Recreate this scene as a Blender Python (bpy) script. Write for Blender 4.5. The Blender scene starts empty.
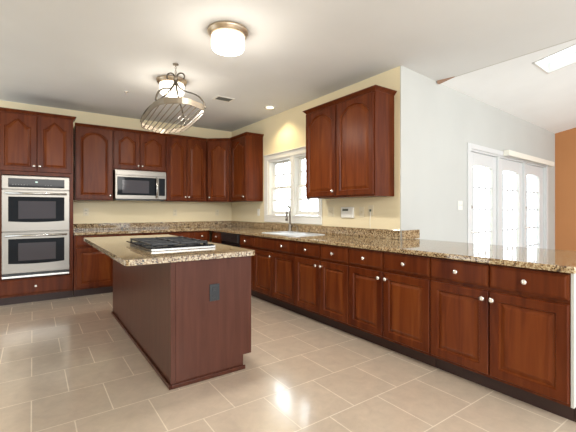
import bpy, bmesh, math, random
from mathutils import Vector, Matrix
from mathutils.geometry import tessellate_polygon
random.seed(7)
SC = bpy.context.scene
COL = SC.collection
PI = math.pi

# ------------------------------------------------------------------ camera, world, light, exposure
cam_d = bpy.data.cameras.new('camera'); cam = bpy.data.objects.new('camera', cam_d); COL.objects.link(cam)
cam.location = (0, 0, 1.2333); cam.rotation_euler = (PI/2, 0, -0.6152)
cam_d.sensor_width = 36; cam_d.lens = 361.04/576*36; cam_d.shift_y = -6.24/576; cam_d.clip_start = .05
SC.camera = cam
SC.view_settings.view_transform = 'Standard'; SC.view_settings.look = 'None'
SC.view_settings.gamma = 1; SC.view_settings.use_curve_mapping = False
SC.view_settings.exposure = 0.32
W = bpy.data.worlds.new('World'); SC.world = W; W.use_nodes = True
W.node_tree.nodes['Background'].inputs[0].default_value = (.85, .94, 1, 1)
wn = W.node_tree.nodes; wl = W.node_tree.links
w_tc = wn.new('ShaderNodeTexCoord'); w_dot = wn.new('ShaderNodeVectorMath'); w_dot.operation = 'DOT_PRODUCT'; w_dot.inputs[1].default_value = (.50, .86, .08)
w_mr = wn.new('ShaderNodeMapRange'); w_mr.interpolation_type = 'SMOOTHSTEP'
for k_, v_ in zip((1, 2, 3, 4), (.74, .985, 2.2, 11.0)): w_mr.inputs[k_].default_value = v_   # overcast sky, much brighter on the side of the windows
wl.new(w_tc.outputs['Generated'], w_dot.inputs[0]); wl.new(w_dot.outputs['Value'], w_mr.inputs[0]); wl.new(w_mr.outputs[0], wn['Background'].inputs[1])

def area(name, loc, rot, sx, sy, power, col):
    l = bpy.data.lights.new(name, 'AREA'); l.shape = 'RECTANGLE'; l.size = sx; l.size_y = sy; l.energy = power; l.color = col
    o = bpy.data.objects.new(name, l); o.location = loc; o.rotation_euler = rot; COL.objects.link(o); return o
# added fill lamp behind the camera, standing in for unseen daylight
area('fill_behind', (.9, -2.9, 2.35), (math.radians(70), 0, math.radians(-4)), 4.0, .7, 130, (1, .97, .93))

# ------------------------------------------------------------------ materials
def mat(name, col, rough=.5, metal=0, spec=.5, emit=None, es=0):
    m = bpy.data.materials.new(name); m.use_nodes = True
    b = m.node_tree.nodes['Principled BSDF']
    b.inputs['Base Color'].default_value = (*col, 1); b.inputs['Roughness'].default_value = rough
    b.inputs['Metallic'].default_value = metal; b.inputs['Specular IOR Level'].default_value = spec
    if emit: b.inputs['Emission Color'].default_value = (*emit, 1); b.inputs['Emission Strength'].default_value = es
    return m
def nd(m, t, **kw):
    n = m.node_tree.nodes.new(t)
    for k, v in kw.items(): setattr(n, k, v)
    return n
def lk(m, a, b): m.node_tree.links.new(a, b)
def ramp(m, stops):
    r = nd(m, 'ShaderNodeValToRGB'); e = r.color_ramp.elements
    while len(e) < len(stops): e.new(.5)
    for x, (p, c) in zip(e, stops): x.position = p; x.color = (*c, 1)
    return r
def wood(name, dark, mid, light, rough=.30, scale=(14, 14, 1.1), coat=.0):
    m = mat(name, mid, rough, spec=.13); b = m.node_tree.nodes['Principled BSDF']
    tc = nd(m, 'ShaderNodeTexCoord'); mp = nd(m, 'ShaderNodeMapping'); mp.inputs['Scale'].default_value = scale
    oi = nd(m, 'ShaderNodeObjectInfo'); ad = nd(m, 'ShaderNodeVectorMath', operation='ADD')
    ml = nd(m, 'ShaderNodeMath', operation='MULTIPLY'); ml.inputs[1].default_value = 37
    lk(m, oi.outputs['Random'], ml.inputs[0])
    lk(m, tc.outputs['Object'], mp.inputs['Vector']); lk(m, mp.outputs[0], ad.inputs[0]); lk(m, ml.outputs[0], ad.inputs[1])
    n = nd(m, 'ShaderNodeTexNoise'); n.inputs['Scale'].default_value = 1.6; n.inputs['Detail'].default_value = 6; n.inputs['Distortion'].default_value = .8
    lk(m, ad.outputs[0], n.inputs['Vector'])
    r = ramp(m, [(.3, dark), (.5, mid), (.72, light)]); lk(m, n.outputs['Fac'], r.inputs[0])
    lk(m, r.outputs[0], b.inputs['Base Color'])
    b.inputs['Coat Weight'].default_value = coat; b.inputs['Coat Roughness'].default_value = .22
    return m
CHERRY = wood('cherry_wood', (.066, .0125, .0036), (.100, .021, .0056), (.136, .033, .0084), scale=(9, 9, .8))
CHERRY_PANEL = wood('cherry_panel_wood', (.09, .018, .0045), (.136, .031, .0075), (.18, .048, .0115), scale=(9, 9, .8))
CHERRY_DARK = wood('cherry_wood_stained', (.05, .014, .008), (.07, .02, .010), (.09, .027, .013))
ISLAND = wood('island_panel_wood', (.068, .022, .013), (.083, .028, .017), (.098, .034, .021), rough=.36, coat=.1)
KICK = mat('toe_kick_shaded_wood', (.028, .009, .006), .5)  # wood tone darkened to carry the shade under the cabinets
def granite():
    m = mat('granite', (.5, .38, .22), .045, spec=.85); b = m.node_tree.nodes['Principled BSDF']
    tc = nd(m, 'ShaderNodeTexCoord')
    v = nd(m, 'ShaderNodeTexVoronoi'); v.inputs['Scale'].default_value = 115; lk(m, tc.outputs['Object'], v.inputs['Vector'])
    sp = nd(m, 'ShaderNodeSeparateColor'); lk(m, v.outputs['Color'], sp.inputs[0])
    n = nd(m, 'ShaderNodeTexNoise'); n.inputs['Scale'].default_value = 22; n.inputs['Detail'].default_value = 5; lk(m, tc.outputs['Object'], n.inputs['Vector'])
    mx = nd(m, 'ShaderNodeMath', operation='MULTIPLY_ADD'); mx.inputs[1].default_value = .55
    lk(m, sp.outputs[0], mx.inputs[0])
    m2 = nd(m, 'ShaderNodeMath', operation='MULTIPLY'); m2.inputs[1].default_value = .5; lk(m, n.outputs['Fac'], m2.inputs[0]); lk(m, m2.outputs[0], mx.inputs[2])
    r = ramp(m, [(.24, (.015, .010, .007)), (.33, (.10, .052, .024)), (.44, (.25, .155, .075)), (.58, (.37, .265, .145)), (.76, (.51, .41, .26))])
    lk(m, mx.outputs[0], r.inputs[0]); lk(m, r.outputs[0], b.inputs['Base Color'])
    return m
GRANITE = granite()
def painted(name, col, rough=.6, amp=.03):
    m = mat(name, col, rough, spec=.3); b = m.node_tree.nodes['Principled BSDF']
    tc = nd(m, 'ShaderNodeTexCoord'); n = nd(m, 'ShaderNodeTexNoise'); n.inputs['Scale'].default_value = 1.3; n.inputs['Detail'].default_value = 3
    lk(m, tc.outputs['Object'], n.inputs['Vector'])
    r = ramp(m, [(.3, tuple(c*(1-amp) for c in col)), (.7, tuple(min(1, c*(1+amp)) for c in col))])
    lk(m, n.outputs['Fac'], r.inputs[0]); lk(m, r.outputs[0], b.inputs['Base Color'])
    return m
CREAM = painted('cream_wall_paint', (.76, .66, .45))
WHITEWALL = painted('white_wall_paint', (.54, .54, .51))
CEIL = painted('ceiling_paint', (.72, .725, .725), .8)
ORANGE = painted('terracotta_wall_paint', (.50, .22, .085))
TRIM = mat('white_trim_paint', (.74, .73, .69), .35)
DOORW = mat('white_door_paint', (.68, .69, .69), .35)
STEEL = mat('stainless_steel', (.25, .228, .20), .34, 1)
STEEL_B = mat('bright_steel', (.58, .56, .53), .25, .9)
NICKEL = mat('satin_nickel', (.80, .76, .70), .25, .75)
IRONB = mat('dark_pewter', (.10, .085, .065), .45, .5)
BRONZE = mat('antique_pewter', (.30, .25, .19), .4, .7)
BLACKGLASS = mat('black_glass', (.006, .006, .007), .04, spec=.10)
BLACK = mat('black_plastic', (.012, .012, .013), .3)
IRON = mat('black_cast_iron', (.02, .02, .021), .45)
WINGLASS = mat('oven_window_glass', (.04, .030, .032), .06, spec=.25)
IVORY = mat('ivory_plastic', (.72, .64, .47), .4)
WHITEP = mat('white_plastic', (.80, .78, .72), .4)
SINKM = mat('sink_steel', (.82, .86, .90), .22, .35)
CREAMP = mat('cream_valance', (.82, .79, .70), .5)
RINGM = mat('antique_nickel', (.50, .40, .29), .3, .8)
LAMPG = mat('lit_lamp_glass', (.95, .92, .85), .3, emit=(1, .90, .74), es=1.9)
SPOTG = mat('lit_lamp_lens', (.95, .92, .85), .3, emit=(1, .86, .6), es=6)
DISPLAY = mat('lit_display', (.05, .06, .05), .3, emit=(.7, 1, .85), es=.9)
LCD = mat('grey_lcd', (.10, .11, .08), .3)
VENTG = mat('grey_vent_metal', (.16, .16, .14), .5)
def thin_glass(name, tint=(.97, .99, 1), refl=.06):
    m = bpy.data.materials.new(name); m.use_nodes = True; nt = m.node_tree; nt.nodes.clear()
    o = nt.nodes.new('ShaderNodeOutputMaterial'); t = nt.nodes.new('ShaderNodeBsdfTransparent'); g = nt.nodes.new('ShaderNodeBsdfGlossy'); x = nt.nodes.new('ShaderNodeMixShader')
    t.inputs[0].default_value = (*tint, 1); g.inputs['Roughness'].default_value = .02; x.inputs[0].default_value = refl
    nt.links.new(t.outputs[0], x.inputs[1]); nt.links.new(g.outputs[0], x.inputs[2]); nt.links.new(x.outputs[0], o.inputs[0]); return m
PANE = thin_glass('window_glass')
def tile_floor():
    m = mat('floor_tile', (.4, .33, .25), .2, spec=1.0); b = m.node_tree.nodes['Principled BSDF']
    tc = nd(m, 'ShaderNodeTexCoord'); mp = nd(m, 'ShaderNodeMapping')
    mp.inputs['Location'].default_value = (-.2, -1.615, 0)
    lk(m, tc.outputs['Object'], mp.inputs['Vector'])
    br = nd(m, 'ShaderNodeTexBrick'); br.offset = .5; br.offset_frequency = 2; br.squash = 1
    br.inputs['Scale'].default_value = 1; br.inputs['Brick Width'].default_value = .415; br.inputs['Row Height'].default_value = .415
    br.inputs['Mortar Size'].default_value = .0035; br.inputs['Mortar Smooth'].default_value = .1; br.inputs['Bias'].default_value = 0
    br.inputs['Color1'].default_value = (.64, .525, .405, 1); br.inputs['Color2'].default_value = (.61, .50, .385, 1); br.inputs['Mortar'].default_value = (.71, .62, .50, 1)
    lk(m, mp.outputs[0], br.inputs['Vector'])
    n = nd(m, 'ShaderNodeTexNoise'); n.inputs['Scale'].default_value = 9; n.inputs['Detail'].default_value = 8; n.inputs['Roughness'].default_value = .7; n.inputs['Distortion'].default_value = .4
    lk(m, tc.outputs['Object'], n.inputs['Vector'])
    r = ramp(m, [(.3, (.88, .88, .88)), (.7, (1.08, 1.08, 1.08))]); lk(m, n.outputs['Fac'], r.inputs[0])
    mx = nd(m, 'ShaderNodeMix', data_type='RGBA', blend_type='MULTIPLY'); mx.inputs[0].default_value = 1
    lk(m, br.outputs['Color'], mx.inputs[6]); lk(m, r.outputs[0], mx.inputs[7]); lk(m, mx.outputs[2], b.inputs['Base Color'])
    b.inputs['Coat IOR'].default_value = 2.1; b.inputs['Coat Roughness'].default_value = .15
    cw = nd(m, 'ShaderNodeMapRange'); cw.inputs[3].default_value = 1; cw.inputs[4].default_value = 0; lk(m, br.outputs['Fac'], cw.inputs[0]); lk(m, cw.outputs[0], b.inputs['Coat Weight'])
    rr = nd(m, 'ShaderNodeMapRange'); rr.inputs[3].default_value = .32; rr.inputs[4].default_value = .7; lk(m, br.outputs['Fac'], rr.inputs[0]); lk(m, rr.outputs[0], b.inputs['Roughness'])
    bp = nd(m, 'ShaderNodeBump'); bp.inputs['Strength'].default_value = .25; bp.inputs['Distance'].default_value = .002; bp.invert = True
    lk(m, br.outputs['Fac'], bp.inputs['Height']); lk(m, bp.outputs[0], b.inputs['Normal'])
    return m
TILE = tile_floor()

# ------------------------------------------------------------------ mesh helpers
class MB:
    def __init__(s): s.v = []; s.f = []; s.sm = []
    def add(s, vs, fs, smooth=False):
        k = len(s.v); s.v += [tuple(v) for v in vs]; s.f += [tuple(i+k for i in f) for f in fs]; s.sm += [smooth]*len(fs); return s
    def box(s, x0, x1, y0, y1, z0, z1):
        return s.add([(x0,y0,z0),(x1,y0,z0),(x1,y1,z0),(x0,y1,z0),(x0,y0,z1),(x1,y0,z1),(x1,y1,z1),(x0,y1,z1)],
                     [(0,3,2,1),(4,5,6,7),(0,1,5,4),(1,2,6,5),(2,3,7,6),(3,0,4,7)])
    def prism(s, loops, z0, z1):
        pts = [p for l in loops for p in l]; n = len(pts)
        tri = tessellate_polygon([[Vector((p[0], p[1], 0)) for p in l] for l in loops])
        fs = []
        for t in tri:
            a, b_, c = [Vector((*pts[i], 0)) for i in t]
            if (b_-a).cross(c-a).z < 0: t = (t[0], t[2], t[1])
            fs.append(tuple(i+n for i in t)); fs.append((t[0], t[2], t[1]))
        k = 0
        for j, l in enumerate(loops):
            m = len(l); ar = sum(l[i][0]*l[(i+1) % m][1]-l[(i+1) % m][0]*l[i][1] for i in range(m))
            for i in range(m):
                a, b_ = k+i, k+(i+1) % m
                q = (a, b_, b_+n, a+n)
                fs.append(q if (ar > 0) == (j == 0) else q[::-1])
            k += m
        return s.add([(p[0], p[1], z0) for p in pts]+[(p[0], p[1], z1) for p in pts], fs)
    def lathe(s, prof, c=(0,0,0), axis='z', n=20, smooth=True):
        vs = []; fs = []
        for r, h in prof:
            for i in range(n):
                a = 2*PI*i/n; x, y = r*math.cos(a), r*math.sin(a)
                p = {'z': (x, y, h), 'y': (x, h, -y), 'x': (h, x, y)}[axis]
                vs.append((p[0]+c[0], p[1]+c[1], p[2]+c[2]))
        for j in range(len(prof)-1):
            for i in range(n): fs.append((j*n+i, j*n+(i+1) % n, (j+1)*n+(i+1) % n, (j+1)*n+i))
        fs.append(tuple(range(n))[::-1]); fs.append(tuple(range((len(prof)-1)*n, len(prof)*n)))
        return s.add(vs, fs, smooth)
    def tube(s, pts, r, n=8, closed=False, flat=None):
        pts = [Vector(p) for p in pts]; m = len(pts); vs = []; fs = []; up = None
        for i, p in enumerate(pts):
            a = pts[(i-1) % m] if closed or i else p; b_ = pts[(i+1) % m] if closed or i < m-1 else p
            t = (b_-a).normalized()
            if up is None: up = Vector((0, 0, 1)) if abs(t.z) < .9 else Vector((1, 0, 0))
            sd = t.cross(up).normalized(); up = sd.cross(t).normalized()
            rr = r[i] if isinstance(r, (list, tuple)) else r
            for k in range(n):
                an = 2*PI*k/n; vs.append(p+(sd*math.cos(an)*(flat or 1)+up*math.sin(an))*rr)
        for i in range(m if closed else m-1):
            j = (i+1) % m
            for k in range(n): fs.append((i*n+k, i*n+(k+1) % n, j*n+(k+1) % n, j*n+k))
        if not closed: fs.append(tuple(range(n))[::-1]); fs.append(tuple(range((m-1)*n, m*n)))
        return s.add(vs, fs, True)
    def build(s, name, m, parent=None, bevel=0, seg=2, kind=None):
        me = bpy.data.meshes.new(name); me.from_pydata(s.v, [], s.f)
        me.polygons.foreach_set('use_smooth', s.sm); me.materials.append(m)
        b = bmesh.new(); b.from_mesh(me); bmesh.ops.recalc_face_normals(b, faces=b.faces); b.to_mesh(me); b.free()
        o = bpy.data.objects.new(name, me); COL.objects.link(o)
        if parent: o.parent = parent
        if bevel:
            bv = o.modifiers.new('bevel', 'BEVEL'); bv.width = bevel; bv.segments = seg; bv.limit_method = 'ANGLE'; bv.angle_limit = math.radians(40)
        if kind: o['kind'] = kind
        return o
def tag(o, label, cat, group=None):
    o['label'] = label; o['category'] = cat
    if group: o['group'] = group
    return o
def thing(name, label, cat, loc=(0, 0, 0), rz=0, group=None):
    o = bpy.data.objects.new(name, None); o.empty_display_size = .1; COL.objects.link(o); o.location = loc; o.rotation_euler = (0, 0, rz)
    return tag(o, label, cat, group)
def struct(name, loc=(0, 0, 0), rz=0):
    o = bpy.data.objects.new(name, None); COL.objects.link(o); o.location = loc; o.rotation_euler = (0, 0, rz); o['kind'] = 'structure'; return o
def copy_tree(o, parent=None):
    c = o.copy(); COL.objects.link(c); c.parent = parent
    for ch in list(o.children): copy_tree(ch, c)
    return c

# ------------------------------------------------------------------ measured layout (metres; camera above the origin)
XF, XW, YB, YC, ZC = 2.4825, 3.207, 6.47, 2.449, 2.772
YF = YB-.64; XU = 2.877; YU = 6.14
A4 = math.radians(4); XO = 5.357      # door wall turns 4 degrees; its length
XE = .772                              # where the flat ceiling ends along the door wall
SL = .193

# ------------------------------------------------------------------ room shell
MB().box(-3.2, 9.5, -3.2, 6.9, -.1, 0).build('floor', TILE, kind='structure')
MB().box(-3.2, 3.98, -3.2, 6.9, ZC, ZC+.12).build('ceiling', CEIL, kind='structure')
MB().box(-3.2, XW+.15, YB, YB+.15, 0, ZC).build('wall_back', CREAM, kind='structure')
MB().box(-2.75, -2.6, -3.2, 3.6, 0, ZC).build('wall_left_added', CREAM, kind='structure')  # unseen wall, added to cut the light from the open left side
WY0, WY1, WZ0, WZ1 = 3.80, 5.10, 1.13, 2.05     # window opening
w = MB()
w.box(XW, XW+.15, 2.60, WY0, 0, ZC); w.box(XW, XW+.15, WY1, YB, 0, ZC)
w.box(XW, XW+.15, WY0, WY1, 0, WZ0); w.box(XW, XW+.15, WY0, WY1, WZ1, ZC)
w.box(XW, XW+.15, YC+.012, 2.60, 0, ZC)
w.build('wall_right', CREAM, kind='structure')
# wall with the glazed doors, in a frame turned by four degrees about the outside corner
DL0, DL1, DZ = 1.62, 4.78, 2.06
dw = MB(); dw.box(0, DL0, 0, .011, 0, ZC+.0); dw.box(.16, DL0, .011, .15, 0, ZC); dw.box(DL1, XO, 0, .15, 0, ZC); dw.box(DL0, DL1, 0, .15, DZ, ZC)
o = dw.build('wall_front', WHITEWALL, kind='structure'); o.location = (XW, YC, 0); o.rotation_euler = (0, 0, A4)
# terracotta wall closing the sunroom, and its sloped ceiling with a skylight
ow = MB(); ow.add([(XO, .15, 0), (XO+.12, .15, 0), (XO+.12, -5, 0), (XO, -5, 0), (XO, .15, ZC-.01), (XO+.12, .15, ZC-.01), (XO+.12, -5, ZC+5*SL), (XO, -5, ZC+5*SL)],
                  [(0,3,2,1),(4,5,6,7),(0,1,5,4),(1,2,6,5),(2,3,7,6),(3,0,4,7)])
o = ow.build('wall_sunroom', ORANGE, kind='structure'); o.location = (XW, YC, 0); o.rotation_euler = (0, 0, A4)
S0, S1, N0, N1 = 1.40, 1.93, -.79, -2.1
sc = MB()
def slab(a0, a1, n0, n1, up0=0, up1=.1):
    zz = lambda n: ZC-.012-n*SL
    sc.add([(a0,n0,zz(n0)+up0),(a1,n0,zz(n0)+up0),(a1,n1,zz(n1)+up0),(a0,n1,zz(n1)+up0),(a0,n0,zz(n0)+up1),(a1,n0,zz(n0)+up1),(a1,n1,zz(n1)+up1),(a0,n1,zz(n1)+up1)],
           [(0,3,2,1),(4,5,6,7),(0,1,5,4),(1,2,6,5),(2,3,7,6),(3,0,4,7)])
slab(XE+.02, S0, .15, -5); slab(S1, XO+.1, .15, -5); slab(S0, S1, .15, N0); slab(S0, S1, N1, -5)
o = sc.build('ceiling_sunroom', painted('sunroom_ceiling_paint', (.87, .88, .88), .8), kind='structure'); o.location = (XW, YC, 0); o.rotation_euler = (0, 0, A4)
sky = struct('window_3', (XW, YC, 0), A4)
sc = MB(); slab(S0-.0, S0+.02, N0, N1, -.006, .12); slab(S1-.02, S1, N0, N1, -.006, .12); slab(S0, S1, N0, N0-.02, -.006, .12); slab(S0, S1, N1+.02, N1, -.006, .12); sc.build('skylight_frame', TRIM, sky)
sc = MB(); slab(S0+.02, S1-.02, N0-.02, N1+.02, .10, .104); sc.build('skylight_pane', PANE, sky)
# the gable strip above the edge of the flat ceiling
MB().box(3.98, 4.0, -3.2, 2.55, ZC, 4.2).build('wall_gable', WHITEWALL, kind='structure')

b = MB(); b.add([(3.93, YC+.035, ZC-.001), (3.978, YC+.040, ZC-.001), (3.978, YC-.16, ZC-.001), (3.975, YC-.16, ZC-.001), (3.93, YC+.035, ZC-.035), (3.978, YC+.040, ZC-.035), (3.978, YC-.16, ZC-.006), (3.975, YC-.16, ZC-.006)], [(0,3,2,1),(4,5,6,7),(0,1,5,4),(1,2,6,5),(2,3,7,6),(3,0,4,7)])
b.build('ceiling_wedge', mat('brown_wedge', (.36, .22, .15), .7), kind='structure')  # small brown wedge under the end of the flat ceiling
# ------------------------------------------------------------------ kitchen window
tr = struct('trim_1')
c = MB()
c.box(XW-.02, XW-.001, 5.10, 5.21, 1.13, 2.05); c.box(XW-.02, XW-.001, 3.73, 3.80, 1.13, 2.05)
c.box(XW-.02, XW-.001, 3.73, 5.21, 2.05, 2.13); c.box(XW-.02, XW-.001, 3.73, 5.21, 1.03, 1.13)
c.build('window_casing', TRIM, tr, .004)
MB().box(XW-.035, XW-.001, 3.70, 5.22, 2.13, 2.145).build('window_head_cap', TRIM, tr, .004)
MB().box(XW-.03, XW+.02, 3.74, 5.20, 1.13, 1.150).build('window_stool', TRIM, tr, .004)
MB().box(XW-.012, XW+.10, 4.385, 4.465, 1.15, 2.05).build('window_mullion', TRIM, tr, .003)
def window(name, y0, y1):
    w = struct(name)
    j = MB(); j.box(XW, XW+.14, y1-.022, y1, 1.152, 2.05); j.box(XW, XW+.14, y0, y0+.022, 1.152, 2.05); j.box(XW, XW+.14, y0+.022, y1-.022, 2.02, 2.05); j.box(XW+.02, XW+.14, y0+.022, y1-.022, 1.152, 1.17)
    j.build('window_frame', TRIM, w, .002)
    a0, a1 = y0+.022, y1-.022
    for nm, x, z0, z1 in (('lower_sash', XW+.045, 1.17, 1.60), ('upper_sash', XW+.082, 1.575, 2.02)):
        s = MB(); t = .042; s.box(x, x+.032, a0, a0+t, z0, z1); s.box(x, x+.032, a1-t, a1, z0, z1); s.box(x, x+.032, a0+t, a1-t, z0, z0+t); s.box(x, x+.032, a0+t, a1-t, z1-t*.8, z1)
        so = s.build(nm, TRIM, w, .003)
        g = MB(); g.box(x+.013, x+.017, a0+t, a1-t, z0+t, z1-t*.8); g.build('pane', PANE, so)
        g = MB(); ym = (a0+a1)/2; zm = (z0+z1)/2+.004; g.box(x+.006, x+.012, ym-.013, ym+.013, z0+t, z1-t*.8); g.box(x+.006, x+.012, a0+t, a1-t, zm-.013, zm+.013); g.build('muntin', TRIM, so)
    MB().box(XW+.025, XW+.044, (a0+a1)/2-.02, (a0+a1)/2+.02, 1.592, 1.607).build('sash_lock', NICKEL, w, .002)
window('window_1', 4.465, 5.10); window('window_2', 3.80, 4.385)

# ------------------------------------------------------------------ glazed doors to the sunroom deck
tr = struct('trim_2', (XW, YC, 0), A4)
c = MB(); c.box(DL0-.095, DL0, -.018, -.001, 0, 2.13); c.box(DL1, DL1+.09, -.018, -.001, 0, 2.13); c.box(DL0, DL1, -.018, -.001, 2.06, 2.13)
c.build('door_casing', DOORW, tr, .004)
c = MB(); c.box(DL0, DL0+.03, 0, .12, 0, 2.06); c.box(DL1-.03, DL1, 0, .12, 0, 2.06); c.box(DL0+.03, DL1-.03, 0, .12, 2.035, 2.06); c.box(2.565, 2.605, 0, .12, 0, 2.035); c.box(3.665, 3.715, 0, .12, 0, 2.035)
c.build('door_jamb', DOORW, tr, .003)
def gdoor(name, a0, a1, g0, g1, lever=None):
    d = struct(name, (XW, YC, 0), A4); y0, y1 = .03, .075; z0, z1 = .27, 1.865
    s = MB()
    # stiles and rails; the head of the light is a shallow arch
    s.box(a0, g0, y0, y1, .01, 2.03); s.box(g1, a1, y0, y1, .01, 2.03); s.box(g0, g1, y0, y1, .01, z0)
    N = 12; vs = []; fs = []
    for i in range(N+1):
        t = i/N; u = g0+(g1-g0)*t; zt = z1-.03+.03*math.sin(PI*t)**.7 if 0 < t < 1 else z1-.03
        for y in (y0, y1): vs += [(u, y, zt), (u, y, 2.03)]
    for i in range(N):
        k = i*4; q = k+4
        fs += [(k, q, q+1, k+1), (k+2, k+3, q+3, q+2), (k, k+2, q+2, q), (k+1, q+1, q+3, k+3)]
    fs += [(0, 1, 3, 2), (N*4, N*4+2, N*4+3, N*4+1)]
    s.add(vs, fs); s.build('door_frame', DOORW, d, .004)
    MB().box(g0, g1, .052, .056, z0, z1).build('pane', PANE, d)
    m = MB()
    for k in (1, 2): u = g0+(g1-g0)*k/3; m.box(u-.014, u+.014, .044, .051, z0, z1-.01)
    for k in range(1, 5): z = z0+.32*k; m.box(g0, g1, .044, .051, z-.012, z+.012)
    m.build('muntin', DOORW, d)
    f = MB(); t = .022; f.box(g0-t, g0, .022, .03, z0-t, z1-.06); f.box(g1, g1+t, .022, .03, z0-t, z1-.06); f.box(g0, g1, .022, .03, z0-t, z0); f.build('glazing_bead', DOORW, d, .003)
    if lever is not None:
        l = MB(); l.lathe([(.0, -.001), (.028, -.001), (.028, -.01), (.012, -.014), (.012, -.05), (.0, -.05)], (lever, y0, .93), 'y', 16); l.tube([(lever, y0-.045, .93), (lever+.05, y0-.045, .932), (lever+.11, y0-.04, .928)], .008)
        l.build('door_lever', NICKEL, d)
        l = MB(); l.lathe([(.0, -.001), (.027, -.001), (.025, -.014), (.0, -.016)], (lever, y0, 1.27), 'y', 16); l.box(lever-.004, lever+.004, y0-.03, y0-.015, 1.255, 1.285); l.build('deadbolt', NICKEL, d)
    return d
gdoor('door_1', 1.655, 2.56, 1.79, 2.42, 1.70)
d2 = gdoor('door_2', 2.61, 3.66, 2.81, 3.49)
d3 = gdoor('door_3', 3.72, 4.745, 3.86, 4.51, 3.78)
for z in (.35, 1.02, 1.85): MB().lathe([(0, z), (.009, z), (.009, z+.1), (0, z+.1)], (2.618, .022, 0), 'z', 10).build('hinge', NICKEL, d2)
v = thing('valance', 'long cream blind headrail mounted above the two right glass doors', 'blind', (XW, YC, 0), A4)
MB().box(2.70, 4.93, -.10, -.086, 2.06, 2.145).build('valance_board', CREAMP, v, .004)
MB().box(2.70, 4.93, -.086, -.0195, 2.125, 2.145).build('valance_top', CREAMP, v, .003)
for u in (2.70, 4.918): MB().box(u, u+.012, -.086, -.0195, 2.06, 2.125).build('valance_end', CREAMP, v, .003)
MB().box(2.74, 4.90, -.07, -.04, 2.098, 2.124).build('headrail', WHITEP, v, .003)

# ------------------------------------------------------------------ cabinetry builders (local: x along the front, -y towards the viewer, z up; door faces at y = 0)
def contour(x0, x1, z0, z1, rise, style, ins, M=8, T=24):
    x0 += ins; x1 -= ins; z0 += ins; zs = z1-rise-ins*.9
    P = [(x0+(x1-x0)*i/M, z0) for i in range(M)]
    P += [(x1, z0+(zs-z0)*i/M) for i in range(M)]
    for i in range(T):
        t = i/T; s = 0
        if rise:
            if style == 'peak':
                a = (t-.1)/.8
                if 0 < a < 1: s = (1-abs(2*a-1)**1.25)
            else: s = max(0, 1-abs(2*t-1)**2.3)
        P.append((x1-(x1-x0)*t, zs+rise*s))
    P += [(x0, zs-(zs-z0)*i/M) for i in range(M)]
    return P
def door(parent, x0, x1, z0, z1, m, knob=None, rise=0, style='peak', name='door', margin=.058, mt=None, label=None):
    mt = mt or margin; th = .02; b = MB()
    outer = contour(x0, x1, z0, z1, 0, '', 0); out2 = contour(x0, x1, z0, z1, 0, '', .005)
    R = [(outer, th), (outer, .005), (out2, 0)]
    args = (x0+margin, x1-margin, z0+margin, z1-mt, rise, style)
    R += [(contour(*args, 0), 0), (contour(*args, .003), .006), (contour(*args, .008), .014), (contour(*args, .014), .014), (contour(*args, .040), .003)]
    n = len(outer); vs = []; fs = []
    for ring, dep in R: vs += [(p[0], dep, p[1]) for p in ring]
    for j in range(len(R)-1):
        for i in range(n): fs.append((j*n+i, j*n+(i+1) % n, (j+1)*n+(i+1) % n, (j+1)*n+i))
    fs.append(tuple(range(n))[::-1])
    # fill the raised field with a fan
    k = len(R)-1; ring, dep = R[k]; cx = sum(p[0] for p in ring)/n; cz = sum(p[1] for p in ring)/n
    vs.append((cx, dep, cz)); fs += [(k*n+i, k*n+(i+1) % n, len(vs)-1) for i in range(n)]
    b.add(vs, fs); o = b.build(name, m, parent)
    o.data.materials.append(CHERRY_PANEL)
    nf = len(o.data.polygons); o.data.polygons.foreach_set('material_index', [1 if (4*n <= i < 7*n or i > 7*n) else 0 for i in range(nf)])
    if label: o['label'] = label
    if knob: mk_knob(o, *knob)
    return o
def drawer(parent, x0, x1, z0, z1, m, knob=True, kx=None):
    b = MB(); R = []
    for ins, dep in ((0, .02), (0, .007), (.012, .003), (.016, 0), (.0161, 0)):
        R.append([(x0+ins, dep, z0+ins), (x1-ins, dep, z0+ins), (x1-ins, dep, z1-ins), (x0+ins, dep, z1-ins)])
    vs = [p for r in R for p in r]; fs = [(3, 2, 1, 0), tuple(range(16, 20))]
    for j in range(4):
        for i in range(4): fs.append((j*4+i, j*4+(i+1) % 4, j*4+4+(i+1) % 4, j*4+4+i))
    o = b.add(vs, fs).build('drawer', m, parent)
    if knob: mk_knob(o, kx if kx is not None else (x0+x1)/2, (z0+z1)/2)
    return o
def mk_knob(p, x, z):
    MB().lathe([(0, .002), (.007, .002), (.006, -.008), (.0055, -.013), (.0125, -.019), (.0165, -.025), (.0155, -.031), (.008, -.035), (0, -.0355)], (x, 0, z), 'y', 16).build('knob', NICKEL, p)
def carcass(p, w, z0, z1, depth, m, x0=0, hollow=False):
    if hollow:
        b = MB(); b.box(x0, x0+.018, .021, depth, z0, z1); b.box(w-.018, w, .021, depth, z0, z1); b.box(x0+.018, w-.018, .021, .045, z0, z1)
        b.box(x0+.018, w-.018, depth-.012, depth, z0, z1); b.box(x0+.018, w-.018, .045, depth-.012, z0, z0+.018); b.build('cabinet_body', m, p, .002); return
    MB().box(x0, w, .021, depth, z0, z1).build('cabinet_body', m, p, .002)
G = .004
DZ0, DZ1, RZ0, RZ1 = .128, .690, .716, .864       # base door and drawer heights
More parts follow.
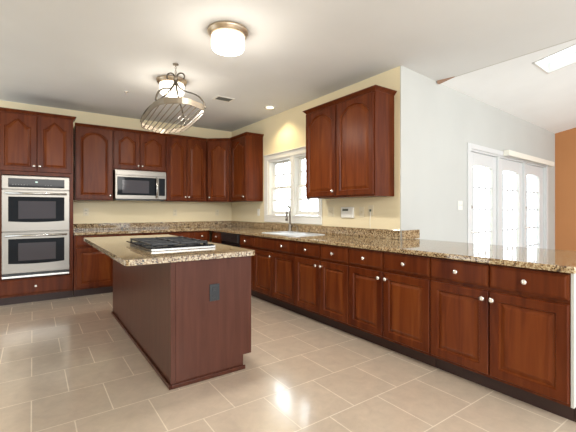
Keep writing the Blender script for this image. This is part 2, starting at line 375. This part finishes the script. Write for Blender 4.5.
def base_cab(name, label, loc, rz, w, cols, doors, depth=.62, m=None, kick=True, group='base cabinets', hollow=False):
    """cols: list of (x0, x1, drawer knob?), doors: list of (x0, x1, knob x or None)"""
    m = m or CHERRY_BASE
    t = thing(name, label, 'cabinet', loc, rz, group); carcass(t, w-.001, .105, .8745, depth, m, .001, hollow)
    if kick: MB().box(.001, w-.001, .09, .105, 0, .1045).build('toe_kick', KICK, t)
    for a, b, k in cols: drawer(t, a+G, b-G, RZ0, RZ1, m, bool(k), k if isinstance(k, float) else None)
    for a, b, k in doors: door(t, a+G, b-G, DZ0, DZ1, m, (k, .638) if k is not None else None)
    return t
CHERRY_BASE = CHERRY
R90 = -PI/2
def rx(y): return y        # readability only
def right_cab(label, y1, y0, cols, doors, **kw):
    f = lambda y: y1-y
    return base_cab('base_cabinet', label, (XF, y1, 0), R90, y1-y0, [(f(a), f(b), (f(k) if isinstance(k, float) else k)) for a, b, k in cols],
                    [(f(a), f(b), None if k is None else f(k)) for a, b, k in doors], **kw)
DEP = .62
right_cab('base cabinet nearest the peninsula end, beside the white end panel', 1.634, .752, [(1.634, 1.195, True), (1.195, .752, True)], [(1.634, 1.195, 1.228), (1.195, .752, 1.166)])
right_cab('base cabinet second from the peninsula end, with two drawers over two doors', 2.508, 1.634, [(2.508, 2.089, True), (2.089, 1.634, True)], [(2.508, 2.089, 2.122), (2.089, 1.634, 2.045)])
right_cab('base cabinet under the keypad, just right of the sink cabinet', 3.376, 2.508, [(3.376, 2.930, True), (2.930, 2.508, True)], [(3.376, 2.930, 2.976), (2.930, 2.508, 2.895)])
sinkcab = right_cab('sink base cabinet with one wide false drawer front below the window', 4.330, 3.376, [(4.330, 3.376, 3.621)], [(4.330, 3.853, 3.885), (3.853, 3.376, None)], hollow=True)
right_cab('narrow drawer cabinet between the black dishwasher and the sink cabinet', 4.755, 4.330, [(4.755, 4.330, True)], [(4.755, 4.330, 4.38)])
t = right_cab('narrow corner base cabinet left of the black dishwasher', 5.805, 5.362, [(5.70, 5.362, True)], [(5.70, 5.362, 5.40)])

# back run
def back_cab(label, x0, x1, cols, doors, **kw):
    return base_cab('base_cabinet', label, (x0, YF, 0), 0, x1-x0, [(a-x0, b-x0, k) for a, b, k in cols], [(a-x0, b-x0, None if k is None else k-x0) for a, b, k in doors], depth=.635, **kw)
back_cab('base cabinet with one drawer and one door, right beside the oven tower', .468, 1.002, [(.49, 1.002, True)], [(.49, 1.002, .965)])
back_cab('wide base cabinet along the back wall, below the microwave', 1.002, 1.778, [(1.002, 1.385, True), (1.385, 1.778, True)], [(1.002, 1.385, 1.35), (1.385, 1.778, 1.42)])
back_cab('base cabinet along the back wall, reaching into the room corner', 1.778, 2.482, [(1.778, 2.20, True), (2.20, 2.462, True)], [(1.778, 2.20, 1.82), (2.20, 2.462, 2.24)])

# oven tower
TX0, TX1 = -.372, .462
tw = thing('oven_cabinet', 'tall cherry oven cabinet at the left end of the back wall', 'cabinet', (TX0, YF, 0))
Wt = TX1-TX0
b = MB(); b.box(0, .05, .021, .635, .105, 2.49); b.box(Wt-.05, Wt, .021, .635, .105, 2.49); b.box(.05, Wt-.05, .021, .635, .105, .338); b.box(.05, Wt-.05, .021, .635, 1.688, 2.49); b.box(.05, Wt-.05, .60, .635, .338, 1.688)
b.build('cabinet_body', CHERRY, tw, .002)
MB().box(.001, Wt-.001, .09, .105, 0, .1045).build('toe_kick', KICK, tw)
drawer(tw, .02, Wt-.022, .128, .330, CHERRY, True, .034-TX0)
door(tw, .012, .045-TX0-G, 1.735, 2.478, CHERRY, (.013-TX0, 1.81), .10, 'peak', margin=.062)
door(tw, .045-TX0+G, Wt-.022, 1.735, 2.478, CHERRY, (.076-TX0, 1.81), .10, 'peak', margin=.062)
def crown(p, segs, z0, z1, out=.034, name='crown_molding', m=None, n0=None, n1=None):
    """segs: polyline of the front (x, y), outward offset to its left-hand side computed per segment normals"""
    prof = [(0, z0), (.004, z0), (.007, z0+.008), (.022, z0+(z1-z0)*.55), (out*.85, z1-.012), (out, z1-.010), (out, z1), (0, z1)]
    pts = [Vector(s) for s in segs]; nrm = []
    for i in range(len(pts)):
        ns = []
        if i > 0: d = (pts[i]-pts[i-1]).normalized(); ns.append(Vector((d.y, -d.x)))
        if i < len(pts)-1: d = (pts[i+1]-pts[i]).normalized(); ns.append(Vector((d.y, -d.x)))
        n = sum(ns, Vector((0, 0))); n = n/len(ns); n = n/max(n.length_squared, .2); nrm.append(n)
    if n0: nrm[0] = Vector(n0)
    if n1: nrm[-1] = Vector(n1)
    vs = []; fs = []; k = len(prof)
    for p0, n in zip(pts, nrm): vs += [(p0.x+n.x*o, p0.y+n.y*o, z) for o, z in prof]
    for i in range(len(pts)-1):
        for j in range(k): fs.append((i*k+j, i*k+(j+1) % k, (i+1)*k+(j+1) % k, (i+1)*k+j))
    fs.append(tuple(range(k))[::-1]); fs.append(tuple(range((len(pts)-1)*k, len(pts)*k)))
    b = MB(); b.add(vs, fs); return b.build(name, m or CHERRY, p)
crown(tw, [(0, .0205), (Wt, .0205), (Wt, .26)], 2.488, 2.53)

# upper cabinets
UZ0, UZ1 = 1.378, 2.475
def upper_cab(label, loc, rz, w, doors, z0=UZ0, depth=.33, style='peak', rise=.085, body=None, group='wall cabinets'):
    t = thing('upper_cabinet', label, 'cabinet', loc, rz, group)
    MB().box(.001, w-.001, .021, depth-.001, z0, UZ1).build('cabinet_body', CHERRY, t, .002)
    for a, b_, k in doors: door(t, a+G, b_-G, z0+.016, UZ1-.016, CHERRY, (k, z0+.075) if k is not None else None, rise, style, margin=.058)
    return t
def back_upper(label, x0, x1, doors, **kw):
    return upper_cab(label, (x0, YU, 0), 0, x1-x0, [(a-x0, b_-x0, k-x0) for a, b_, k in doors], **kw)
u1 = back_upper('wall cabinet with a wide arched door, between oven tower and microwave', .504, 1.018, [(.512, 1.010, .975)], style='arc', rise=.10)
u2 = back_upper('short two-door wall cabinet directly above the microwave', 1.018, 1.828, [(1.026, 1.413, 1.385), (1.413, 1.820, 1.447)], z0=1.862, rise=.075)
u3 = back_upper('tall two-door wall cabinet right of the microwave', 1.828, 2.557, [(1.832, 2.189, 2.155), (2.189, 2.550, 2.222)])
for u, w_ in ((u1, .514), (u2, .81)): crown(u, [(0.0005, .0205), (w_-.0005, .0205)], 2.472, 2.514)
crown(u3, [(0.0005, .0205), (.739, .0205)], 2.472, 2.514, n1=(-.37, -1))
# diagonal corner wall cabinet
DA = Vector((2.560, YU)); DB = Vector((XU, 5.868)); dl = (DB-DA).length; dang = math.atan2(DB.y-DA.y, DB.x-DA.x)
u4 = thing('upper_cabinet', 'corner wall cabinet with a single door set at an angle', 'cabinet', (DA.x, DA.y, 0), dang, 'wall cabinets')
Mi = Matrix.Rotation(-dang, 2)
loc = lambda x, y: tuple(Mi @ (Vector((x, y))-DA))
b = MB(); b.prism([[loc(2.560+.008, YU+.022), loc(2.560, YB-.001), loc(XW-.001, YB-.001), loc(XW-.001, 5.870), loc(XU+.022, 5.870+.004)][::1]], UZ0, UZ1)
b.build('cabinet_body', CHERRY, u4, .002)
door(u4, .012, dl-.012, UZ0+.016, UZ1-.016, CHERRY, (.045, UZ0+.075), .085, 'peak')
crown(u4, [(-.0068, .0205), (.4250, .0205)], 2.472, 2.514, n0=(.37, -1), n1=(-.46, -1))
# window wall, left of the window
u5 = upper_cab('wall cabinet with a plain side panel, just left of the window', (XU, 5.866, 0), R90, 5.866-5.274, [(.04, 5.866-5.282, 5.866-5.323)])
crown(u5, [(-.0090, .0205), (.592, .0205), (.592, .328)], 2.472, 2.514, n0=(.46, -1))
# window wall, right of the window
u6 = upper_cab('large two-door wall cabinet hanging right of the window', (XU, 3.690, 0), R90, 3.690-2.534, [(.008, .575, 3.690-3.150), (.583, 1.148, None)], style='arc', rise=.11)
crown(u6, [(0, .328), (0, .0205), (1.156, .0205), (1.156, .328)], 2.472, 2.514)

# ------------------------------------------------------------------ worktops
SX0, SX1, SY0, SY1 = 2.575, 3.03, 3.47, 4.27      # sink cut-out
def rrect(x0, x1, y0, y1, r, n=5, radii=None):
    P = []
    for i, (cx, cy, a) in enumerate(((x1-r, y1-r, 0), (x0+r, y1-r, 90), (x0+r, y0+r, 180), (x1-r, y0+r, 270))):
        for k in range(n+1): t = math.radians(a+90*k/n); P.append((cx+r*math.cos(t), cy+r*math.sin(t)))
    return P
tn = math.tan(A4)
outline = [(2.457, .715), (3.43, .715), (3.43, YC+.223*tn-.003), (XW-.002, YC-.003), (XW-.002, YB-.002), (.466, YB-.002), (.466, YF-.025), (2.457, YF-.025)]
ct = MB(); ct.prism([outline, rrect(SX0, SX1, SY0, SY1, .06)], .876, .914)
tag(ct.build('worktop', GRANITE, None, .008, 3), 'long speckled granite worktop along back wall, window wall and peninsula', 'worktop')
bs = MB(); bs.box(.466, XW-.0225, YB-.022, YB-.002, .915, 1.016); bs.box(XW-.022, XW-.002, YC+.004, YB-.002, .915, 1.016)
tag(bs.build('backsplash', GRANITE, None, .003), 'low granite backsplash strip along the back wall and under the window', 'backsplash')
o = MB().box(.005, .331, -.022, -.003, .915, 1.012).build('backsplash', GRANITE, None, .003); o.location = (XW, YC, 0); o.rotation_euler = (0, 0, A4)
tag(o, 'short granite backsplash piece on the white wall beside the peninsula', 'backsplash')
# peninsula end, painted white
kw = MB(); kw.box(XF+.626, XF+.75, .752, YC-.006, 0, .8745); kw.box(XF+.105, XF+.75, .735, .7505, .0, .8745); kw.box(XF+.022, XF+.105, .735, .7505, .105, .8745)
kw.build('wall_peninsula', WHITEWALL, kind='structure')
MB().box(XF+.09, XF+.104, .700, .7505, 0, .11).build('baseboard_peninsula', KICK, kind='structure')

# sink and faucet
sk = thing('sink', 'double-bowl sink set into the worktop below the window', 'sink', (0, 0, 0))
def bowl(y0, y1):
    b = MB(); o_ = rrect(SX0+.012, SX1-.012, y0, y1, .05); i_ = rrect(SX0+.03, SX1-.03, y0+.018, y1-.018, .045)
    n = len(o_); fl = [(p[0]*.9+.1*(SX0+SX1)/2, p[1]*.9+.1*(y0+y1)/2) for p in i_]
    R = [(o_, .9105), (i_, .9085), (i_, .80), (fl, .735)]
    vs = [(p[0], p[1], z) for r, z in R for p in r]; fs = []
    for j in range(3):
        for i in range(n): fs.append((j*n+i, j*n+(i+1) % n, j*n+n+(i+1) % n, j*n+n+i))
    fs.append(tuple(range(3*n, 4*n))); b.add(vs, fs, True); o = b.build('bowl', SINKM, sk)
    so = o.modifiers.new('solid', 'SOLIDIFY'); so.thickness = .003; so.offset = -1
    MB().lathe([(0, .738), (.04, .738), (.038, .742), (.02, .739), (0, .739)], ((SX0+SX1)/2, (y0+y1)/2, 0)).build('drain', NICKEL, sk)
ym = (SY0+SY1)/2
bowl(SY0+.01, ym-.008); bowl(ym+.008, SY1-.01)
rim = MB(); rim.prism([rrect(SX0-.02, SX1+.02, SY0-.02, SY1+.02, .07), rrect(SX0+.012, SX1-.012, SY0+.01, SY1-.01, .05)], .9148, .921)
rim.build('rim', SINKM, sk, .002); MB().box(SX0+.012, SX1-.012, ym-.009, ym+.009, .905, .918).build('divider', SINKM, sk, .003)
FX, FY = 3.095, 4.33
fa = thing('faucet', 'tall chrome gooseneck faucet behind the sink, in front of the window', 'faucet', (FX, FY, .9145))
MB().lathe([(0, 0), (.034, 0), (.034, .006), (.027, .018), (.023, .03), (.023, .10), (.018, .115), (0, .115)]).build('faucet_base', STEEL, fa)
P = [(0, 0, .11), (0, 0, .28)]+[(-.065+.065*math.cos(a), 0, .29+.085*math.sin(a)) for a in [PI*i/10 for i in range(0, 11)]]+[(-.135, 0, .255)]
P = [(x*.8, x*.55, z) for x, y, z in P]
MB().tube(P, .0125, 10).build('spout', STEEL, fa)
e_ = P[-1]
MB().tube([e_, (e_[0]-.004, e_[1]-.003, e_[2]-.05), (e_[0]-.007, e_[1]-.005, e_[2]-.095)], [.0135, .017, .021], 12).build('spray_head', STEEL, fa)
h = MB(); h.lathe([(0, 0), (.016, 0), (.016, .04), (0, .042)], (0, 0, .065), 'x', 12); h = MB(); h.tube([(0, -.02, .07), (.0, -.05, .078), (-.005, -.105, .115)], [.012, .009, .007], 8); h.build('faucet_handle', STEEL, fa)
sd = thing('soap_dispenser', 'small dark soap pump beside the faucet on the worktop', 'soap dispenser', (3.10, 4.16, .9145))
MB().lathe([(0, 0), (.022, 0), (.022, .006), (.012, .014), (.010, .075), (0, .075)], n=14).build('pump_body', BRONZE, sd); MB().tube([(0, 0, .075), (-.02, 0, .088), (-.06, 0, .082)], .008).build('pump_spout', BRONZE, sd)

# dishwasher
dwm = thing('dishwasher', 'black built-in dishwasher between two cabinets near the corner', 'dishwasher', (XF-.012, 5.356, 0), R90)
MB().box(.004, .590, .03, .60, .12, .868).build('tub', BLACK, dwm, .002); MB().box(.004, .590, .075, .10, 0, .118).build('toe_panel', BLACK, dwm)
MB().box(.004, .590, 0, .029, .13, .735).build('dishwasher_door', BLACKGLASS, dwm, .004); cp = MB().box(.004, .590, -.006, .029, .742, .868).build('control_panel', BLACK, dwm, .004)
MB().box(.20, .40, -.012, -.007, .79, .82).build('pocket_handle', BLACK, cp, .003)

# ------------------------------------------------------------------ double wall oven
ov = thing('double_oven', 'stainless double wall oven built into the tall cabinet', 'oven', (-.319, YF-.006, 0))
OWd = .728
MB().box(.001, OWd-.001, .028, .56, .350, 1.676).build('oven_body', STEEL, ov)
cpn = MB().box(-.004, OWd+.004, -.004, .026, 1.500, 1.672).build('control_panel', STEEL, ov, .004)
MB().box(.062, OWd-.055, -.0065, -.0045, 1.525, 1.640).build('control_glass', BLACKGLASS, cpn, .001)
MB().box(.345, .372, -.0085, -.0068, 1.592, 1.606).build('clock_display', DISPLAY, cpn)
for k in range(9):
    x = .10+.03*k+(.17 if k > 5 else 0)
    MB().box(x, x+.016, -.0085, -.0068, 1.556, 1.561).build('touch_key', mat('key_grey', (.25, .25, .25), .5) if k == 0 else bpy.data.materials['key_grey'], cpn)
def oven_door(z0, z1, name):
    d = MB().box(-.004, OWd+.004, -.012, .026, z0, z1).build(name, STEEL, ov, .004)
    h_ = z1-z0; gz0, gz1 = z0+.115, z1-.085
    # black glass with a bowed lower edge
    N = 14; vs = []; fs = []
    for i in range(N+1):
        t = i/N; x = .062+(OWd-.118)*t; zb = gz0+.014*(2*t-1)**2
        vs += [(x, -.0145, zb), (x, -.0145, gz1), (x, -.0125, zb), (x, -.0125, gz1)]
    for i in range(N):
        k, q = 4*i, 4*i+4; fs += [(k, q, q+1, k+1), (k+2, k+3, q+3, q+2), (k, k+2, q+2, q), (k+1, q+1, q+3, k+3)]
    fs += [(0, 1, 3, 2), (4*N, 4*N+2, 4*N+3, 4*N+1)]
    MB().add(vs, fs).build('door_glass', BLACKGLASS, d)
    MB().box(.165, OWd-.155, -.0165, -.0147, gz0+.045, gz1-.055).build('oven_window', WINGLASS, d, .001)
    hb = MB(); zz = z1-.042
    hb.tube([(.03, -.058, zz), (OWd-.03, -.058, zz)], .0125, 12)
    for x in (.06, OWd-.06): hb.tube([(x, -.058, zz), (x, -.0125, zz)], .009, 8)
    hb.build('door_handle', STEEL_B, d)
oven_door(.955, 1.488, 'upper_door'); oven_door(.412, .942, 'lower_door')
vn = MB(); vn.box(-.004, OWd+.004, -.004, .026, .352, .380); vn.build('bottom_trim', STEEL_B, ov, .003)
vn = MB(); vn.box(0, OWd, .004, .026, .382, .408)
for k in range(12): vn.box(.02+.06*k, .06+.06*k, -.001, .004, .386, .391); vn.box(.02+.06*k, .06+.06*k, -.001, .004, .398, .403)
vn.build('vent_strip', BLACK, ov)

# ------------------------------------------------------------------ microwave
mw = thing('microwave', 'stainless over-the-range microwave hung between the wall cabinets', 'microwave', (1.034, 6.07, 0))
MWW = .776
MB().box(0, MWW, .03, .395, 1.402, 1.858).build('microwave_body', STEEL, mw, .002)
MB().box(0, MWW, 0, .029, 1.775, 1.842).build('top_grille', STEEL, mw, .003)
md = MB().box(0, .642, -.006, .029, 1.404, 1.773).build('microwave_door', STEEL, mw, .004)
MB().box(.028, .622, -.0085, -.0062, 1.462, 1.748).build('door_glass', BLACKGLASS, md, .001); MB().box(.10, .50, -.0105, -.0087, 1.495, 1.70).build('view_window', WINGLASS, md, .001)
hh = MB(); hh.tube([(.615, -.008, 1.43), (.615, -.05, 1.455), (.615, -.058, 1.59), (.615, -.05, 1.725), (.615, -.008, 1.75)], .012, 10); hh.build('door_handle', STEEL_B, md)
mc = MB().box(.645, MWW, -.006, .029, 1.404, 1.773).build('control_panel', STEEL, mw, .004)
MB().box(.655, MWW-.022, -.0085, -.0062, 1.462, 1.748).build('control_glass', BLACKGLASS, mc, .001)
MB().box(.02, MWW-.02, .035, .38, 1.385, 1.4015).build('hood_underside', BLACK, mw)

# ------------------------------------------------------------------ island
IX0, IX1, IY0, IY1 = .775, 1.407, 2.492, 4.70
isl = thing('kitchen_island', 'dark cherry kitchen island in the middle of the tiled floor', 'kitchen island', (0, 0, 0))
b = MB(); b.box(IX0+.02, IX1-.022, IY0+.02, IY1-.02, .105, .8745); b.box(IX0+.02, IX1-.09, IY0+.02, IY1-.02, 0, .105); b.build('cabinet_body', CHERRY_DARK, isl)
ep = MB(); ep.prism([[(IX0+.032, 0.0), (IX1-.072, 0.0), (IX1-.072, .108), (IX1, .108), (IX1, .8745), (IX0+.032, .8745)]], -.009, .009)
ep.v = [(x, -z, y) for x, y, z in ep.v]
e1 = ep.build('end_panel', ISLAND, isl, .0015); e1.location = (0, IY0+.010, 0)
e2 = copy_tree(e1, isl); e2.location = (0, IY1-.010, 0)
MB().box(IX0, IX0+.018, IY0+.032, IY1, 0, .8745).build('side_panel', ISLAND, isl, .0015)
MB().box(IX0-.002, IX0+.031, IY0-.002, IY0+.031, 0, .8745).build('corner_post', ISLAND, isl, .003)
m_ = MB(); m_.box(IX0-.016, IX0-.0025, IY0-.016, IY1, 0, .032); m_.box(IX0-.0025, IX1-.06, IY0-.016, IY0-.0025, 0, .032); m_.build('shoe_molding', CHERRY_DARK, isl, .006)
ry = Vector((IX1, 0))
fr = bpy.data.objects.new('cabinet_front', None); COL.objects.link(fr); fr.parent = isl; fr.location = (IX1, IY0+.02, 0); fr.rotation_euler = (0, 0, PI/2)
wI = (IY1-IY0-.04)/4
for k in range(4):
    drawer(fr, k*wI+G, (k+1)*wI-G, RZ0, RZ1, CHERRY); door(fr, k*wI+G, (k+1)*wI-G, DZ0, DZ1, CHERRY)
it = MB(); it.prism([rrect(.474, 1.432, 2.452, 4.73, .035)], .876, .914)
tag(it.build('worktop', GRANITE, None, .009, 3), 'speckled tan granite worktop overhanging the kitchen island', 'worktop')
# dark outlet on the island end
def plate(name, label, loc, rz, w, h, m, kind, cat='outlet', face=None, group=None):
    t = thing(name, label, cat, loc, rz, group); MB().box(-w/2, w/2, -.006, -.0005, -h/2, h/2).build('cover_plate', m, t, .002)
    fm = face or m
    if kind == 'outlet':
        for z in (-.026, .026):
            f = MB(); f.box(-.017, .017, -.009, -.0062, z-.014, z+.014); fo = f.build('socket', fm, t, .003)
            s = MB(); s.box(-.008, -.005, -.0096, -.0091, z-.004, z+.007); s.box(.005, .008, -.0096, -.0091, z-.004, z+.007); s.lathe([(0, -.0096), (.0025, -.0096), (.0025, -.0091), (0, -.0091)], (0, 0, z-.008), 'y', 8); s.build('slots', BLACK, fo)
    elif kind.startswith('switch'):
        n = int(kind[-1])
        for k in range(n):
            x = (k-(n-1)/2)*.046; f = MB(); f.box(x-.006, x+.006, -.008, -.0062, -.013, .013); f.build('bezel', fm, t); f = MB(); f.add([(x-.004, -.0082, -.006), (x+.004, -.0082, -.006), (x+.004, -.0082, .006), (x-.004, -.0082, .006), (x-.003, -.019, .004), (x+.003, -.019, .004), (x+.003, -.017, .010), (x-.003, -.017, .010)], [(0,3,2,1),(4,5,6,7),(0,1,5,4),(1,2,6,5),(2,3,7,6),(3,0,4,7)]); f.build('toggle', fm, t)
    return t
plate('outlet', 'dark brown electrical outlet on the end panel of the island', (1.095, IY0, .624), 0, .078, .124, BLACK, 'outlet')
plate('outlet', 'ivory outlet on the back wall beside the oven tower', (.682, YB, 1.198), 0, .075, .12, IVORY, 'outlet')
plate('outlet', 'ivory outlet on the back wall right of the microwave', (2.086, YB, 1.18), 0, .075, .12, IVORY, 'outlet')
plate('outlet', 'ivory outlet on the back wall close to the room corner', (2.90, YB, 1.18), 0, .075, .12, IVORY, 'outlet')
plate('light_switch', 'single switch plate between the left wall cabinet and the window', (XW, 5.42, 1.19), R90, .075, .12, WHITEP, 'switch1', 'light switch')
plate('light_switch', 'ivory double switch plate between the window and the keypad', (XW, 3.557, 1.205), R90, .122, .122, IVORY, 'switch2', 'light switch')
plate('light_switch', 'single ivory plate just right of the alarm keypad', (XW, 3.008, 1.205), R90, .075, .12, IVORY, 'switch1', 'light switch')
pj = plate('phone_jack', 'ivory wall jack with a short cord, nearest the white wall corner', (XW, 2.868, 1.225), R90, .075, .12, IVORY, 'plain', 'wall jack')
MB().box(-.011, .011, -.016, -.0062, -.012, .014).build('plug', LCD, pj, .002)
MB().tube([(0, -.012, -.012), (.004, -.014, -.06), (-.004, -.014, -.12), (.004, -.018, -.20)], .0035, 6).build('cord', WHITEP, pj)
plate('light_switch', 'small switch plate on the white wall left of the glass doors', (XW+1.33*math.cos(A4), YC+1.33*math.sin(A4), 1.29), A4, .12, .12, WHITEP, 'switch2', 'light switch')
kp = thing('keypad', 'white alarm keypad with a small dark screen on the wall', 'keypad', (XW, 3.237, 1.20), R90)
MB().box(-.105, .105, -.028, -.0005, -.066, .066).build('keypad_case', WHITEP, kp, .005); MB().box(-.075, .025, -.0295, -.0282, .018, .046).build('screen', LCD, kp)
MB().box(-.08, .08, -.031, -.0282, -.058, -.004).build('flip_cover', WHITEP, kp, .002)

# ------------------------------------------------------------------ cooktop
CX0, CX1, CY0, CY1 = .705, 1.265, 2.83, 3.59
ck = thing('cooktop', 'black gas cooktop with a bright steel edge on the island', 'cooktop', (0, 0, .9145))
MB().box(CX0+.03, CX1-.005, CY0+.01, CY1-.01, 0, .020).build('cooktop_tray', STEEL_B, ck, .003)
MB().box(CX0, CX1-.02, CY0, CY1, .0205, .031).build('cooktop_surface', BLACKGLASS, ck, .004)
for i, (x, y) in enumerate(((.83, 3.02), (.83, 3.40), (1.10, 3.02), (1.10, 3.40))):
    bu = MB().lathe([(0, .0315), (.05, .0315), (.048, .038), (.035, .040), (.034, .044), (0, .045)], (x, y, 0)).build('burner', IRON, ck)
for y0, y1 in ((2.86, 3.195), (3.215, 3.55)):
    g = MB(); zt = .056
    for x in (.74, .965, 1.19): g.box(x-.007, x+.007, y0, y1, zt-.012, zt)
    for y in (y0+.007, (y0+y1)/2, y1-.007): g.box(.733, 1.197, y-.007, y+.007, zt-.0125, zt-.0005)
    for x in (.74, 1.19):
        for y in (y0+.008, y1-.008): g.box(x-.007, x+.007, y-.008, y+.008, .0315, zt-.012)
    g.build('grate', IRON, ck)
for k in range(4): MB().lathe([(0, .0315), (.018, .0315), (.016, .050), (0, .051)], (1.222, 2.98+.15*k, 0), n=14).build('knob', BLACK, ck)

# ------------------------------------------------------------------ ceiling fittings
def flush_light(label, x, y):
    t = thing('ceiling_light', label, 'ceiling light', (x, y, ZC), 0, 'flush ceiling lights')
    MB().lathe([(0, -.0005), (.172, -.0005), (.176, -.012), (.170, -.028), (.160, -.034), (.158, -.048), (.148, -.05), (0, -.05)], n=40).build('metal_ring', RINGM, t)
    MB().lathe([(0, -.051), (.138, -.051), (.142, -.06), (.141, -.145), (.130, -.165), (.10, -.172), (0, -.173)], n=40).build('glass_drum', LAMPG, t)
    s_ = bpy.data.lights.new('lamp_downlight', 'SPOT'); s_.energy = 75; s_.color = (1, .95, .88); s_.spot_size = math.radians(168); s_.spot_blend = .5; s_.shadow_soft_size = .13
    so = bpy.data.objects.new('lamp_downlight', s_); COL.objects.link(so); so.parent = t; so.location = (0, 0, -.19)
    l = bpy.data.lights.new('lamp_glow', 'POINT'); l.energy = 9; l.color = (1, .92, .80); l.shadow_soft_size = .09
    lo = bpy.data.objects.new('lamp_glow', l); COL.objects.link(lo); lo.parent = t; lo.location = (0, 0, -.29)
    return t
flush_light('round glass drum ceiling light in the open, nearest the viewer', 1.372, 2.835)
flush_light('round glass drum ceiling light partly hidden behind the hanging pot rack', 1.35, 4.30)
rl = thing('recessed_light', 'small round recessed light in the ceiling near the window', 'recessed light', (2.91, 4.587, ZC))
MB().lathe([(.055, -.0005), (.088, -.0005), (.086, -.006), (.06, -.008), (.055, -.004), (.055, -.0005)], n=28).build('trim_ring', WHITEP, rl); MB().lathe([(0, -.0005), (.054, -.0005), (.05, -.004), (0, -.005)], n=28).build('lens', SPOTG, rl)
l = bpy.data.lights.new('recessed_glow', 'SPOT'); l.energy = 30; l.color = (1, .82, .5); l.spot_size = math.radians(125); l.spot_blend = .6; l.shadow_soft_size = .05
lo = bpy.data.objects.new('recessed_glow', l); COL.objects.link(lo); lo.parent = rl; lo.location = (0, 0, -.02)
vt = thing('air_vent', 'small rectangular grey air register in the ceiling', 'air vent', (2.16, 4.60, ZC), .0)
fv = MB(); fv.box(-.13, .13, -.09, -.07, -.008, -.0005); fv.box(-.13, .13, .07, .09, -.008, -.0005); fv.box(-.13, -.105, -.07, .07, -.008, -.0005); fv.box(.105, .13, -.07, .07, -.008, -.0005); fv.build('vent_frame', WHITEP, vt, .002)
MB().box(-.104, .104, -.069, .069, -.003, -.0005).build('vent_back', VENTG, vt)
for k in range(7): MB().box(-.104, .104, -.060+.0185*k, -.052+.0185*k, -.009, -.0035).build('louver', VENTG, vt)

# hanging pot rack
pr_ = thing('pot_rack', 'oval metal pot rack with scroll hooks hanging above the island', 'pot rack', (1.215, 3.83, 2.2), math.radians(-6))
def chaikin(P, k):
    for _ in range(k):
        Q = []
        for i in range(len(P)):
            p, q = Vector(P[i]), Vector(P[(i+1) % len(P)]); Q += [p.lerp(q, .16), p.lerp(q, .84)]
        P = Q
    return [tuple(p) for p in P]
RIM = [(-.265, -.55), (-.04, -.71), (.215, -.53), (.240, .53), (.02, .75), (-.285, .50)]
RP = chaikin(RIM, 2); RI = [(x*.97, y*.988) for x, y in RP]
bd = MB(); bd.prism([RP, RI], -.024, .030); bd.build('rim_band', BRONZE, pr_)
def yspan(x):
    ys = []
    for i in range(len(RP)):
        (xa, ya), (xb, yb) = RP[i], RP[(i+1) % len(RP)]
        if (xa-x)*(xb-x) < 0: ys.append(ya+(yb-ya)*(x-xa)/(xb-xa))
    return min(ys)+.008, max(ys)-.008
for k in range(9):
    x = -.225+.420*k/8; y0, y1 = yspan(x)
    MB().tube([(x, y0, -.012), (x, y1, -.012)], .005, 6).build('grid_bar', BRONZE, pr_)
AP = (0.02, -.03, .45)
PROF = [(0, 1), (.03, .86), (.14, .70), (.36, .55), (.62, .44), (.82, .31), (.94, .16), (.985, .03)]
for bx_, by_ in ((-.258, -.50), (.213, -.47), (.232, .48), (-.270, .44)):
    P = [(AP[0]+(bx_-AP[0])*f_, AP[1]+(by_-AP[1])*f_, AP[2]*h_*.95+.012) for f_, h_ in PROF]
    Q = [P[0]]
    for i in range(len(P)-1):
        p0, p1, p2, p3 = [Vector(P[max(0, min(len(P)-1, j))]) for j in (i-1, i, i+1, i+2)]
        for t in (.33, .66, 1): Q.append(tuple(.5*((2*p1)+(p2-p0)*t+(2*p0-5*p1+4*p2-p3)*t*t+(3*p1-p0-3*p2+p3)*t**3)))
    MB().tube(Q, .0095, 8, flat=.6).build('strap', IRONB, pr_)
for s in (-1, 1):
    P = [(AP[0]+s*.010, AP[1]-s*.006, AP[2]-.10), (AP[0]+s*.012, AP[1]-s*.007, AP[2]-.05)]
    for i in range(15):
        a = PI*1.25*i/14; r_ = .048*(1-i/40); u = .06-r_*math.cos(a); P.append((AP[0]+s*u*.85, AP[1]-s*u*.5, AP[2]-.015+r_*math.sin(a)))
    MB().tube(P, .0085, 8).build('scroll_hook', IRONB, pr_)
MB().lathe([(0, -.03), (.014, -.025), (.022, 0), (.014, .022), (0, .028)], (AP[0], AP[1], AP[2]-.03)).build('finial', BRONZE, pr_)
chn = MB()
for k in range(5):
    z = AP[2]+.014+.023*k; P = []
    for i in range(12):
        a = 2*PI*i/12; u, v_ = .008*math.cos(a), .014*math.sin(a)
        P.append((AP[0]+(u if k % 2 else 0), AP[1]+(0 if k % 2 else u), z+v_))
    chn.tube(P, .0025, 6, closed=True)
chn.build('chain', BRONZE, pr_)
MB().lathe([(0, .5715), (.03, .5715), (.028, .560), (.008, .552), (0, .552)], (AP[0], AP[1], 0)).build('ceiling_canopy', BRONZE, pr_)
hk = MB().lathe([(0, -.0005), (.03, -.0005), (.03, -.006), (.012, -.010), (.010, -.03), (0, -.032)], n=16).build('sprinkler_head', NICKEL)
hk.location = (.995, 5.05, ZC); tag(hk, 'tiny metal sprinkler head in the ceiling left of the pot rack', 'sprinkler')
